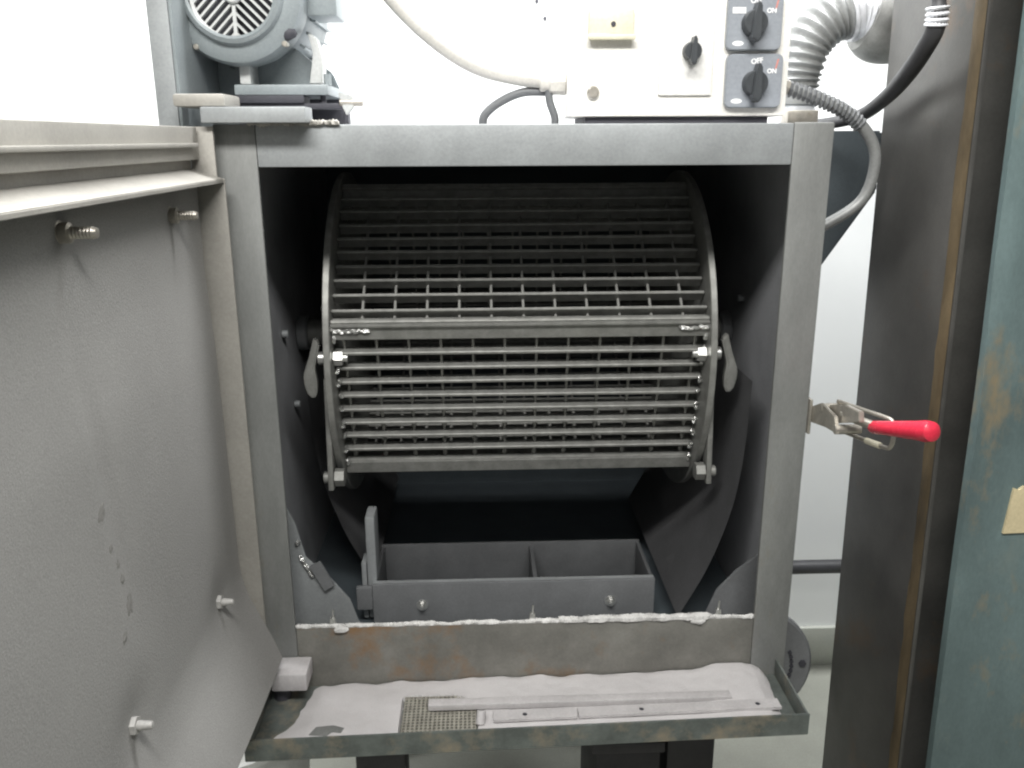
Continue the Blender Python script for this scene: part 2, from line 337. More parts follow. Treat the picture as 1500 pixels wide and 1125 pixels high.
# dust tray
ty0, zt = -0.13, -0.746
tray = obj('tray_floor', one(prism, [(-0.362, -0.144), (0.361, -0.1228), (0.361, -0.0005), (-0.362, -0.0005)], 'z', -0.7755, -0.7715), 'tray', cab)
obj('front_lip', one(prism, [(-0.366, -0.1475), (0.3655, -0.1255), (0.3655, -0.1225), (-0.366, -0.1445)], 'z', -0.778, zt, 0.0008), 'tray', tray, label='patchy stained front lip')
obj('side_lip', one(box, 0.3612, 0.3642, -0.1224, -0.0004, -0.776, zt, 0.0008), 'tray', tray)
obj('side_lip', one(box, -0.365, -0.362, -0.1444, -0.0004, -0.776, zt, 0.0008), 'tray', tray)
cells = []
px = 0.0058
for i in range(17):
    for j in range(14):
        x0 = -0.172+i*px; y0 = -0.1225+j*px*1.02
        cells.append((x0, x0+px, y0, y0+px*1.02, 0.0021, -0.7655))
bm = bmesh.new(); perforated(bm, cells, 0.0015); obj('perforated_screen', bm, 'screen', tray, flat=True)
# upper hinge
obj('hinge_bar', one(box, -0.378, -0.258, -0.032, 0.012, 0.0008, 0.0185, 0.002), 'steel', cab)
obj('hinge_plate', one(box, -0.412, -0.352, -0.02, 0.05, 0.019, 0.0335, 0.004), 'doorsteel', cab)
bm = bmesh.new()
for i in range(26):
    blob(bm, (-0.33+i*0.0041, -0.001, 0.001+0.002*mnoise.noise(Vector((i*.4, 0, 0)))), 0.004, i*.7, 0.5, 1)
obj('hinge_weld', bm, 'doorsteel', cab)
obj('hinge_block', one(box, -0.354, -0.305, -0.045, -0.0005, -0.748, -0.722, 0.003), 'dusty', cab)
obj('hinge_pin', one(cyl, (-0.345, -0.022, -0.776), (-0.345, -0.022, -0.748), 0.012), 'dark', cab)

# door, swung open 90 degrees; its inside faces +x
XP = -0.394; DY0 = -0.02; DY1 = -0.74; DZ0 = -0.062; DZ1 = -0.712
door = obj('door', one(box, -0.402, -0.3975, DY1, DY0, -0.73, -0.003), 'doorsteel', cab, label='door standing open with a dusty rubber lined inside')
obj('door_top_rail', one(box, -0.3975, -0.386, DY1, DY0-0.004, -0.040, -0.0035, 0.0015), 'doorsteel', door)
bm = bmesh.new(); box(bm, -0.3858, -0.379, DY1, DY0-0.024, -0.026, -0.0215, 0.0012); obj('door_ledge', bm, 'doorsteel', door)
obj('door_edge', one(box, -0.3975, -0.369, DY0, DY0+0.0045, -0.73, -0.003, 0.001), 'doorsteel', door)
bm = bmesh.new(); prism(bm, [(-0.3975, -0.0505), (-0.36, -0.062), (-0.36, -0.067), (-0.3975, -0.0555)], 'y', DY1, DY0-0.004, 0.0008); obj('door_flange', bm, 'doorsteel', door)
obj('door_flange', one(box, -0.3975, -0.3595, DY0-0.0039, DY0-0.0001, DZ1, DZ0, 0.001), 'doorsteel', door)
obj('door_flange', one(box, -0.3975, -0.36, DY1, DY0-0.004, DZ1, DZ1+0.004, 0.001), 'doorsteel', door)
bolts = [(-0.372, -0.089, 0), (-0.115, -0.097, 0), (-0.12, -0.565, 1), (-0.385, -0.54, 1), (-0.62, -0.09, 0), (-0.62, -0.56, 1)]
prof = [(-0.06, -0.3945), (-0.17, -0.3945), (-0.26, -0.390), (-0.39, -0.3885), (-0.50, -0.3885), (-0.575, -0.3885), (-0.61, -0.381), (-0.632, -0.372), (-0.67, -0.356), (-0.707, -0.343), (-0.72, -0.339)]
def px_at(z):
    for (a, xa), (b, xb) in zip(prof, prof[1:]):
        if b <= z <= a:
            t = (z-a)/(b-a); t = t*t*(3-2*t) if False else t; return xa+(xb-xa)*t
    return prof[0][1] if z > prof[0][0] else prof[-1][1]
def panel(u, v):
    y = DY0-0.0045-0.007*(1-u)*math.sin(PI*min(1, v*1.15))+(DY1+0.006-DY0)*u
    z = DZ0-0.005+(-0.7085-(DZ0-0.005))*v
    x = sum(px_at(z+d) for d in (-0.012, -0.006, 0, 0.006, 0.012))/5
    x += 0.005*math.sin(u*PI*1.5)*math.sin(v*PI)+0.003*mnoise.noise(Vector((y*5, z*4, 0)))*min(1, u*12)
    if v > 0.8: x -= 0.006*(v-0.8)/0.2*min(1, u*1.5)
    for (by, bz, kind) in bolts:
        r = math.hypot(y-by, z-bz); x -= 0.005*math.exp(-(r/0.035)**2) if kind else 0.002*math.exp(-(r/0.03)**2)
    # crease running down the sheet
    c = y+0.385-0.10*(-z-0.2); x -= 0.003*math.exp(-(c/0.012)**2)*math.exp(-((z+0.3)/0.1)**2)
    return (x, y, z)
bm = bmesh.new(); sheet(bm, panel, 80, 90); bmesh.ops.recalc_face_normals(bm, faces=list(bm.faces))
bmesh.ops.solidify(bm, geom=list(bm.faces), thickness=0.0025)
pn = obj('rubber_panel', bm, 'rubber', door)
for (by, bz, kind) in bolts:
    u = (by-(DY0-0.0045))/(DY1+0.006-DY0); v = (bz-(DZ0-0.005))/(-0.7085-(DZ0-0.005)); x = panel(u, v)[0]
    bm = bmesh.new(); q = Matrix.Rotation(PI/2, 4, 'Y'); q.translation = (x-0.003, by, bz)
    if kind:
        lathe(bm, [(0, 0), (0.0135, 0), (0.0132, 0.0035), (0.0, 0.0036)], 20, q); lathe(bm, [(0, 0.003), (0.0092, 0.003), (0.0088, 0.0105), (0.0, 0.0106)], 6, q); lathe(bm, [(0, 0.009), (0.0048, 0.009), (0.0044, 0.012), (0.0048, 0.0135), (0.0043, 0.0155), (0.0044, 0.018), (0.0036, 0.024), (0.0, 0.0255)], 12, q)
    else:
        pr = [(0, 0), (0.014, 0), (0.014, 0.0045), (0.0085, 0.006), (0.0085, 0.013), (0.0052, 0.014)]
        for i in range(7): pr += [(0.0053, 0.014+i*0.0028), (0.0046, 0.0154+i*0.0028)]
        pr += [(0.004, 0.0345), (0, 0.035)]
        lathe(bm, pr, 14, q)
    obj('door_bolt', bm, 'zinc' if not kind else 'boltgrey', door)
# scuff marks worn into the rubber
for k, (sy, sz, a, b, an) in enumerate(((-0.352, -0.415, 0.0075, 0.0026, 0.7), (-0.345, -0.452, 0.004, 0.0016, .3), (-0.336, -0.472, 0.004, 0.0016, .1), (-0.332, -0.489, 0.005, 0.002, 0), (-0.326, -0.517, 0.010, 0.0028, .25), (-0.345, -0.54, 0.006, 0.002, .6))):
    sy -= 0.035; sz += 0.092; b *= 1.9
    u = (sy-(DY0-0.0045))/(DY1+0.006-DY0); v = (sz-(DZ0-0.005))/(-0.7085-(DZ0-0.005)); p = Vector(panel(u, v)); p2 = Vector(panel(u, v+0.01)); e = (p2-p).normalized()
    bm = bmesh.new(); blob(bm, (0, 0, 0), 1.0, k*2.3, 0.7, 3, (0.0006, b, a)); bm.transform(Matrix.Translation(p+Vector((0.0026, 0, 0)))@Vector((0, 0, -1)).rotation_difference(e).to_matrix().to_4x4()@Matrix.Rotation(-an, 4, 'X'))
    obj('scuff_mark', bm, 'scuff', door)
# ------------------------------------------------------------------ drum of steel grating
R6, HL, PH = 0.2586, 0.2711, 0.2536
drum = thing('grating_drum', (XC, YD, ZD-0.266), 'hexagonal drum of steel grating between round end discs inside the cabinet', 'drum')
SIDE = R6
def pane_mtx(k):
    a0 = PH+k*PI/3; a1 = a0+PI/3
    def vv(a): return Vector((XC, YD-R6*math.cos(a), ZD+R6*math.sin(a)))
    A, B = vv(a0), vv(a1); mid = (A+B)/2; v = (B-A).normalized(); n = (mid-Vector((XC, YD, ZD))).normalized(); u = v.cross(n)
    m = Matrix(((u.x, v.x, n.x, mid.x), (u.y, v.y, n.y, mid.y), (u.z, v.z, n.z, mid.z), (0, 0, 0, 1)))
    return m
bar_bm = one(box, -HL, HL, -0.0024, 0.0024, -0.0185, 0, 0.0008, seg=1)
bar_me = bpy.data.meshes.new('bar'); bar_bm.to_mesh(bar_me); bar_bm.free(); bar_me.materials.append(M['drum'])
rod_bm = bmesh.new(); box(rod_bm, -0.002, 0.002, -SIDE/2+0.004, SIDE/2-0.004, -0.0172, -0.0122, 0.0008, seg=1)
for i in range(9):
    blob(rod_bm, (0, (i-4)*SIDE/10+SIDE*0.004, -0.0135), 0.0044, i, 0.3, 1, (1.0, 1.2, 0.8))
rod_me = bpy.data.meshes.new('rod'); rod_bm.to_mesh(rod_me); rod_bm.free(); rod_me.materials.append(M['drum']); smooth(rod_me)
def local(name, me, m, parent):
    o = bpy.data.objects.new(name, me); col.objects.link(o); o.parent = parent; o.matrix_local = m; return o
Droot = Matrix.Translation(-Vector((XC, YD, ZD-0.266)))
pw = 0.0466
for k in range(6):
    bm = bmesh.new()
    if k == 5:      # the loading door: flat bars top and bottom
        box(bm, -HL, HL, SIDE/2-0.024, SIDE/2-0.003, -0.006, 0.0, 0.001)
        box(bm, -HL, HL, -SIDE/2-0.002, -SIDE/2+0.018, -0.006, 0.0, 0.001)
        box(bm, -HL, HL, SIDE/2-0.0029, SIDE/2+0.001, -0.02, 0.004, 0.001)
    else:
        box(bm, -HL, HL, SIDE/2-0.006, SIDE/2-0.001, -0.024, -0.001, 0.001)
        box(bm, -HL, HL, -SIDE/2+0.003, -SIDE/2+0.008, -0.022, 0.002, 0.001)
    me = bpy.data.meshes.new('panel'); bm.to_mesh(me); bm.free(); me.materials.append(M['drum'])
    name = 'loading_door' if k == 5 else 'grating_panel'
    po = local(name, me, Droot @ pane_mtx(k), drum)
    nb = 8 if k == 5 else 9
    for i in range(nb):
        if k == 5: v = SIDE/2-0.024-(SIDE-0.042)*(i+1)/(nb+1)
        else: v = -SIDE/2+SIDE*(i+1)/10
        local('bar', bar_me, Matrix.Translation((random.uniform(-.0006, .0006), v+random.uniform(-.0006, .0006), -0.0004))@Matrix.Rotation(random.uniform(-.003, .003), 4, 'Z'), po)
    off = 0.0 if k % 2 else 0.5
    for i in range(12):
        u = (i-5.5)*pw + (0.0 if k % 2 else -0.019)
        # panel u axis may point to -x; keep the offset symmetrical
        if abs(u) < HL-0.004: local('cross_rod', rod_me, Matrix.Translation((u, 0, 0)), po)
for s in (-1, 1):
    bm = bmesh.new(); q = Matrix.Rotation(PI/2, 4, 'Y'); q.translation = (XC+s*(HL+0.0005)+(0 if s > 0 else -0.0095), YD, ZD)
    lathe(bm, [(0, 0), (0.2655, 0), (0.2665, 0.001), (0.2665, 0.0085), (0.2655, 0.0095), (0, 0.0095)], 96, q)
    d = obj('end_disc', bm, 'drum', drum)
    bm = bmesh.new(); cyl(bm, (XC+s*(HL+0.01), YD, ZD), (s*0.3715, YD, ZD), 0.022, n=24); obj('axle', bm, 'drum', drum)
    # welds where the bars of the loading door meet the disc
    bm = bmesh.new(); m5 = pane_mtx(5)
    for i in range(10):
        v = SIDE/2-0.024-(SIDE-0.042)*(i)/9
        for j in range(3):
            p = m5 @ Vector((0, v+random.uniform(-.005, .005), 0.001)); blob(bm, (XC+s*(HL-0.002-random.random()*0.003), p.y, p.z), 0.0028+random.random()*0.0012, i+j*3.3, 0.5, 1)
    obj('weld_spot', bm, 'weld', drum)
    bm = bmesh.new()
    L_ = 0.052 if s < 0 else 0.04
    for i in range(16):
        p = m5 @ Vector((0, SIDE/2-0.0085+0.002*random.uniform(-1, 1), 0.0015))
        blob(bm, (XC+s*(HL-0.002-L_*i/15), p.y, p.z), 0.0042 if i < 15 else 0.003, i*1.3, 0.6, 1, (1.0, 0.7, 0.9))
    obj('weld_bead', bm, 'weld', drum)
    # latch: bolt through the disc, nut, lever
    ly, lz = 0.118, -0.322
    xo = XC+s*(HL+0.01)
    bm = bmesh.new(); hexnut(bm, (xo-s*0.0105, ly+.02, lz), (xo-s*0.023, ly+.02, lz), 0.0115); cyl(bm, (xo-s*0.023, ly+.02, lz), (xo-s*0.030, ly+.02, lz), 0.006, n=12)
    obj('latch_nut', bm, 'bright', drum)
    bm = bmesh.new(); cyl(bm, (xo, ly+.02, lz), (xo+s*0.012, ly+.02, lz), 0.010, n=16, bev=0.001); obj('latch_bolt', bm, 'bright', drum)
    bm = bmesh.new()
    prism(bm, [(s*a, b) for a, b in ((0.2905, -0.300), (0.2985, -0.290), (0.3065, -0.318), (0.3165, -0.345), (0.3155, -0.362), (0.311, -0.376), (0.304, -0.381), (0.2985, -0.374), (0.2975, -0.355), (0.300, -0.335))], 'y', 0.128, 0.142, 0.0022)
    obj('latch_lever', bm, 'drum', drum)
    # hinge strap and its bolt
    bm = bmesh.new(); box(bm, -0.004, 0.004, -0.012, 0.012, -0.17, 0.0, 0.0015, Matrix.Translation((xo+s*0.0045, 0.158, -0.357))@Matrix.Rotation(-0.1, 4, 'X'))
    obj('hinge_strap', bm, 'drum', drum)
    bm = bmesh.new(); hexnut(bm, (xo-s*0.001, 0.141, -0.508), (xo-s*0.015, 0.141, -0.508), 0.0135); cyl(bm, (xo+s*0.008, 0.141, -0.508), (xo+s*0.016, 0.141, -0.508), 0.009, n=16, bev=0.001)
    obj('hinge_bolt', bm, 'drum', drum)
bm = bmesh.new(); cyl(bm, (XC-HL-0.010, 0.2, -0.262), (XC-HL-0.024, 0.2, -0.262), 0.006, n=12, bev=0.001); obj('disc_stud', bm, 'drum', drum)

# ------------------------------------------------------------------ things lying in the tray
def dust_h(x, y):
    t = max(0.0, (y-ty0)/(-ty0))          # 0 front .. 1 back
    back = {-0.36: 0.0, -0.3: 0.001, -0.13: 0.003, -0.05: 0.007, 0.126: 0.007, 0.22: 0.010, 0.30: 0.023, 0.335: 0.016, 0.36: 0.004}
    ks = sorted(back); b = back[ks[-1]]
    for a, c in zip(ks, ks[1:]):
        if a <= x <= c: s = (x-a)/(c-a); s = s*s*(3-2*s); b = back[a]+(back[c]-back[a])*s; break
    h = 0.0075+(b-0.004)*t**1.5
    h += 0.0016*mnoise.noise(Vector((x*16, y*22, 1)))+0.0007*mnoise.noise(Vector((x*70, y*80, 4)))
    h -= 0.014*max(0, min(1, (-0.292-x)/0.05))*(0.4+0.9*t)
    h -= 0.02*max(0, (x-0.325)/0.035)**1.2
    if t > 0.93: h -= 0.004*(t-0.93)/0.07*(0.5+mnoise.noise(Vector((x*30, 0, 9))))
    # hollow over the screen
    dx = max(-0.1685-x, x+0.077, 0)/0.006; dy = max(y-(-0.045-0.02*max(0, (x+0.11)/0.05)), 0)/0.008
    e = math.hypot(dx, dy)+0.35*mnoise.noise(Vector((x*90, y*90, 2)))
    if e < 1: h -= 0.03*(1-e)**0.6
    return h
bm = bmesh.new(); nx, ny = 300, 60
V = [[None]*(ny+1) for _ in range(nx+1)]
for i in range(nx+1):
    for j in range(ny+1):
        x = -0.3612+0.722*i/nx; yl = -0.133+0.0292*x; y = yl+(-0.0005-yl)*j/ny
        V[i][j] = bm.verts.new((x, y, -0.7725+max(-0.001, min(0.022, dust_h(x, y)))))
for i in range(nx):
    for j in range(ny):
        q = (V[i][j], V[i+1][j], V[i+1][j+1], V[i][j+1])
        if max(v.co.z for v in q) > -0.7718: bm.faces.new(q)
bmesh.ops.delete(bm, geom=[v for v in bm.verts if not v.link_faces], context='VERTS')
obj('blasting_dust', bm, 'dust', label='pale grey blasting dust drifted across the tray below the cabinet opening', cat='dust', kind='stuff')
bm = bmesh.new(); box(bm, -0.208, 0.208, -0.0075, 0.0075, 0, 0.0085, 0.0008, Matrix.Translation((0.07, -0.0665, -0.7632))@Matrix.Rotation(0.012, 4, 'Z')@Matrix.Rotation(0.006, 4, 'Y'))
obj('steel_bar', bm, 'dusty', label='narrow plain steel bar lying half buried behind the drilled strip in tray dust', cat='metal bar')
st = thing('drilled_strip', (0.145, -0.093, -0.765), 'flat dusty steel strip with drilled holes lying along the tray front lip', 'metal strip')
def strip(x0, x1, holes):
    cs_ = []; xs = [x0]; half = 0.008
    for h in holes: xs += [h-half, h+half]
    xs.append(x1)
    bm = bmesh.new()
    for i in range(0, len(xs)-1):
        a, b = xs[i], xs[i+1]
        if i % 2 == 1: perforated(bm, [(a, b, -0.0095, 0.0095, 0.0036, 0.0)], 0.004)
        else: box(bm, a, b, -0.0095, 0.0095, -0.004, 0)
    bm.transform(Matrix.Translation((0, -0.0925, -0.7585))@Matrix.Rotation(0.028, 4, 'Z'))
    return bm
for hx in (-0.008, 0.15, 0.31):
    hp = Matrix.Rotation(0.028, 4, 'Z')@Vector((hx, 0, 0)); obj('hole_shade', one(cyl, (hp.x, hp.y-0.0925, -0.7655), (hp.x, hp.y-0.0925, -0.7592), 0.0034, n=12), 'dark', st)  # dark plugs put in as the shade inside the drilled holes
obj('strip_piece', strip(-0.05, 0.061, [-0.008]), 'dusty', st, flat=True)
obj('strip_piece', strip(0.064, 0.34, [0.15, 0.31]), 'dusty', st, flat=True)
bm = bmesh.new(); cyl(bm, (-0.068, -0.103, -0.7655), (-0.066, -0.0935, -0.7505), 0.006, n=14, bev=0.001)
obj('spacer_tube', bm, 'dusty', label='short pale spacer tube standing beside the drilled strip in the tray', cat='spacer')
bm = bmesh.new(); prism(bm, [(-0.292, -0.116), (-0.268, -0.118), (-0.262, -0.11), (-0.25, -0.112), (-0.247, -0.103), (-0.262, -0.097), (-0.285, -0.1)], 'z', -0.7662, -0.7638, 0.0006)
obj('scrap', bm, 'post', label='thin grey scrap of metal lying on the dust in the tray', cat='scrap')

# ------------------------------------------------------------------ motor and its bracket
br = thing('motor_bracket', (-0.43, 0.1, -0.3), 'grey angle iron bracket post standing behind the motor on the cabinet side', 'bracket')
obj('post_leg', one(box, -0.444, -0.4195, 0.02, 0.026, -0.35, 0.36, 0.001), 'steel', br)
obj('web', one(box, -0.4193, -0.4155, 0.022, 0.2, -0.002, 0.36, 0.001), 'motor', br)
obj('web', one(box, -0.4155, -0.38, 0.19, 0.196, -0.002, 0.36, 0.001), 'motor', br)
obj('foot_plate', one(box, -0.4193, -0.3752, 0.022, 0.3, -0.12, -0.004, 0.001), 'steel', br)
MX, MZ, MY = -0.357, 0.153, 0.1
mo = thing('electric_motor', (MX, 0.2, 0.037), 'grey electric motor with slotted round fan grille on top of the cabinet', 'motor')
q = Matrix.Rotation(-PI/2, 4, 'X'); q.translation = (MX, 0, MZ)
bm = bmesh.new()
lathe(bm, [(0.0525, 0.074), (0.056, 0.072), (0.061, 0.075), (0.064, 0.082), (0.074, 0.084), (0.0825, 0.089), (0.0855, 0.096), (0.0855, 0.128), (0.0765, 0.135), (0.0765, 0.15), (0.0, 0.15)], 64, Matrix.Translation((-0.003, 0, 0.005))@q)
cw = obj('fan_cowl', bm, 'motor', mo)
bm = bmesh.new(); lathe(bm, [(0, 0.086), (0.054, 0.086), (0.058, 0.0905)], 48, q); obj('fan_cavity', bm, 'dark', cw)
bm = bmesh.new(); cyl(bm, (MX, 0.07, MZ), (MX, 0.08, MZ), 0.011, n=24, bev=0.002); obj('grille_hub', bm, 'motorlight', cw)
bm = bmesh.new(); box(bm, MX-0.0022, MX+0.0022, 0.0745, 0.0805, MZ-0.053, MZ+0.053); obj('grille_spine', bm, 'motorlight', cw)
bm = bmesh.new(); lathe(bm, [(0.049, 0.0745), (0.053, 0.0735), (0.053, 0.081), (0.049, 0.081), (0.049, 0.0745)], 56, q); obj('grille_ring', bm, 'motorlight', cw)
for s in (-1, 1):
    for i in range(-6, 6):
        z0 = i*0.0118+0.004
        # slat leaves the spine at height z0 and runs down and outward at 45 degrees
        disc = 0.05**2*2-z0*z0
        if disc <= 0: continue
        t1 = (z0+math.sqrt(disc))/2; t0 = 0.0 if abs(z0) < 0.05 else (z0-math.sqrt(disc))/2
        if t1-t0 < 0.006 or t1 <= 0: continue
        t0 = max(0, t0); L_ = (t1-t0)*math.sqrt(2); tm = (t0+t1)/2
        m = Matrix.Translation((MX+s*tm, 0.0775, MZ+z0-tm))@Matrix.Rotation(s*PI/4, 4, 'Y')
        obj('grille_slat', one(box, -L_/2, L_/2, -0.0028, 0.0028, -0.0014, 0.0014, 0.0, m), 'motorlight', cw)
for s, a in ((-1, 0.68), (1, 0.62)):
    for sg in (-1, 1):
        an = -PI/2+s*(PI/2-a*0.95)
    x, z = MX+0.073*math.cos(-a)*s, MZ+0.073*math.sin(-a)
    bm = bmesh.new(); blob(bm, (x, 0.092, z), 0.010, 3*s, 0.2, 2, (1.2, 0.7, 0.9)); obj('cowl_notch', bm, 'dark', cw)
    bm = bmesh.new(); cyl(bm, (x-s*0.003, 0.085, z-0.013), (x-s*0.003, 0.1, z-0.013), 0.0036, n=12, bev=0.001); obj('cowl_screw', bm, 'zinc', cw)
bm = bmesh.new(); lathe(bm, [(0, 0.15), (0.074, 0.15), (0.078, 0.16), (0.078, 0.30), (0.07, 0.315), (0, 0.315)], 48, q); obj('motor_body', bm, 'motor', mo)
for i in range(28):
    a = 2*PI*i/28
    m = Matrix.Translation((MX, 0, MZ))@Matrix.Rotation(a, 4, 'Y')
    obj('cooling_fin', one(box, -0.0016, 0.0016, 0.165, 0.295, 0.074, 0.0855, 0, m), 'motor', mo)
obj('terminal_box', one(box, MX+0.078, MX+0.118, 0.125, 0.2, MZ-0.018, MZ+0.06, 0.003), 'motor', mo)
bm = bmesh.new(); prism(bm, [(-0.374, 0.051), (-0.262, 0.051), (-0.272, 0.075), (-0.3, 0.098), (-0.35, 0.095), (-0.36, 0.07)], 'y', 0.155, 0.17, 0.002); obj('motor_foot', bm, 'motor', mo)
bm = bmesh.new(); prism(bm, [(-0.44, 0.051), (-0.262, 0.051), (-0.272, 0.075), (-0.3, 0.098), (-0.38, 0.095), (-0.42, 0.07)], 'y', 0.27, 0.285, 0.002); obj('motor_foot', bm, 'motor', mo)
obj('foot_block', one(box, -0.366, -0.352, 0.11, 0.155, 0.051, 0.085, 0.002), 'motorlight', mo)
obj('base_plate', one(box, -0.373, -0.253, 0.105, 0.3, 0.0375, 0.0505, 0.002), 'motor', mo)
bm = bmesh.new(); prism(bm, [(-0.279, 0.051), (-0.262, 0.051), (-0.26, 0.08), (-0.268, 0.11), (-0.278, 0.115), (-0.272, 0.09)], 'y', 0.12, 0.15, 0.002); obj('end_bracket', bm, 'motorlight', mo)
obj('base_bolt', one(cyl, (-0.255, 0.12, 0.05), (-0.255, 0.12, 0.064), 0.005, n=6), 'motor', mo)
obj('base_bolt', one(cyl, (-0.262, 0.12, 0.024), (-0.262, 0.12, 0.0376), 0.004, n=12), 'dark', mo)
rl = thing('slide_rail', (-0.3, 0.15, 0.0), 'dark motor slide rail with belt tension screw under the motor base', 'rail')
obj('rail_bar', one(box, -0.372, -0.233, 0.11, 0.145, 0.0205, 0.0275, 0.001), 'dark', rl)
obj('rail_bar', one(box, -0.372, -0.285, 0.106, 0.15, 0.0276, 0.0374, 0.001), 'dark', rl)
obj('rail_bar', one(box, -0.378, -0.25, 0.24, 0.28, -0.001, 0.0374, 0.001), 'dark', rl)
bm = bmesh.new(); prism(bm, [(-0.241, 0.041), (-0.222, 0.037), (-0.221, 0.022), (-0.231, 0.012), (-0.235, 0.02)], 'y', 0.108, 0.116, 0.001); obj('stop_ear', bm, 'motorlight', rl)
obj('stop_pin', one(cyl, (-0.2325, 0.112, -0.001), (-0.2325, 0.112, 0.018), 0.003, n=10), 'dark', rl)
obj('tension_screw', one(cyl, (-0.24, 0.112, 0.0285), (-0.2095, 0.112, 0.0285), 0.005, n=12, bev=0.001), 'zinc', rl)
obj('support_post', one(box, -0.374, -0.35, 0.12, 0.145, -0.001, 0.0204, 0.001), 'dark', rl)

# ------------------------------------------------------------------ control box
cb = thing('control_box', (0.195, 0.13, 0.0), 'beige electrical control box with rotary switches on top of the cabinet', 'control box')
BX0, BX1, BY = 0.057, 0.333, 0.06
obj('enclosure', one(box, BX0, BX1, BY, 0.2, 0.0085, 0.24, 0.004), 'beige', cb)
obj('mounting_foot', one(box, BX0+0.02, BX1-0.02, BY+0.008, 0.19, -0.001, 0.0084), 'dark', cb)
obj('cover_panel', one(box, 0.168, 0.2345, BY-0.004, BY-0.0001, 0.034, 0.2, 0.0012), 'cover', cb)
lt = obj('latch_plate', one(box, 0.078, 0.134, BY-0.008, BY-0.0001, 0.1, 0.135, 0.003), 'latch', cb)
obj('latch_lip', one(box, 0.0765, 0.1355, BY-0.014, BY-0.0082, 0.0985, 0.105, 0.002), 'latch', lt)
obj('latch_screw', one(cyl, (0.108, BY-0.0095, 0.117), (0.108, BY-0.0079, 0.117), 0.003, n=12), 'dark', lt)
obj('box_screw', one(cyl, (0.0855, BY-0.006, 0.0375), (0.0855, BY+0.001, 0.0375), 0.0075, n=18, bev=0.002), 'zinc', cb)
def knob(x, z, r, yf, parent, name='knob', big=True):
    bm = bmesh.new(); q = Matrix.Rotation(PI/2, 4, 'X'); q.translation = (x, yf, z)
    lathe(bm, [(0, 0), (r, 0), (r*0.98, 0.010), (r*0.9, 0.013), (0, 0.0135)], 32, q)
    # pointer grip, a wedge across the face, longer at the bottom
    prism(bm, [(x-0.1*r, z+1.5*r), (x+0.2*r, z+1.25*r), (x+0.26*r, z-1.1*r), (x+0.0*r, z-1.55*r), (x-0.45*r, z-1.2*r), (x-0.3*r, z+0.5*r)], 'y', yf-0.024, yf-0.004, 0.0012)
    return obj(name, bm, 'knob', parent)
kb = knob(0.207, 0.0855, 0.0115, BY-0.0035, cb)
def text(body, x, y, z, size, parent, m='print', rot=0):
    cu = bpy.data.curves.new('t', 'FONT'); cu.body = body; cu.size = size; cu.align_x = 'CENTER'; cu.align_y = 'CENTER'; cu.extrude = 0.0003; cu.offset = 0.0003
    o = bpy.data.objects.new('t', cu); col.objects.link(o); dg = bpy.context.evaluated_depsgraph_get()
    me = bpy.data.meshes.new_from_object(o.evaluated_get(dg)); bpy.data.objects.remove(o)
    bm = bmesh.new(); bm.from_mesh(me); bpy.data.meshes.remove(me)
    bm.transform(Matrix.Translation((x, y, z))@Matrix.Rotation(PI/2, 4, 'X')@Matrix.Rotation(rot, 4, 'Z'))
    return obj('lettering', bm, m, parent, flat=True)
for (x0, x1, z0, z1, kx, kz, three) in ((0.249, 0.3175, 0.0865, 0.152, 0.2815, 0.1175, True), (0.2515, 0.3225, 0.0185, 0.0825, 0.287, 0.0475, False)):
    rp = []
    for (cx, cz, a0) in ((x1-.007, z1-.007, 0), (x0+.007, z1-.007, 1), (x0+.007, z0+.007, 2), (x1-.007, z0+.007, 3)):
        rp += [(cx+.007*math.cos((a0+k/5)*PI/2), cz+.007*math.sin((a0+k/5)*PI/2)) for k in range(6)]
    pl = obj('switch_plate', one(prism, rp, 'y', BY-0.009, BY-0.0001, 0.0012), 'switchgrey', cb)
    yf = BY-0.0093
    knob(kx, kz, 0.0155, BY-0.0088, pl)
    text('OFF', kx+0.002, yf, kz+0.0265, 0.0085, pl, rot=0.15)
    text('ON', kx+0.0215, yf, kz+0.0145, 0.0075, pl)
    if three: obj('printed_mark', one(box, kx-0.027, kx-0.0105, yf-0.0003, yf+0.0004, kz+0.0115, kz+0.0185), 'print', pl)
    bm = bmesh.new(); q = Matrix.Rotation(PI/2, 4, 'X')@Matrix.Diagonal((1.7, 0.7, 1, 1)); q.translation = (x0+0.0145, yf+0.0003, z0+0.008); lathe(bm, [(0, 0), (0.0042, 0), (0, 0.0006)], 20, q)
    obj('printed_oval', bm, 'print', pl)
    bm = bmesh.new(); prism(bm, [(x1-0.008, z1-0.006), (x1-0.0055, z1-0.006), (x1-0.0085, z1-0.018), (x1-0.0105, z1-0.018)], 'y', yf-0.0002, yf+0.0004); obj('printed_stripe', bm, 'redprint', pl)
bm = bmesh.new(); cyl(bm, (0.034, 0.12, 0.053), (0.0572, 0.12, 0.053), 0.0155, n=8, bev=0.002); cyl(bm, (0.022, 0.12, 0.054), (0.036, 0.12, 0.054), 0.0125, n=20, bev=0.002)
obj('cable_gland', bm, 'conduit', cb)
obj('cable_gland', one(cyl, (0.332, 0.085, 0.046), (0.342, 0.085, 0.043), 0.011, n=8, bev=0.001), 'zinc', cb)
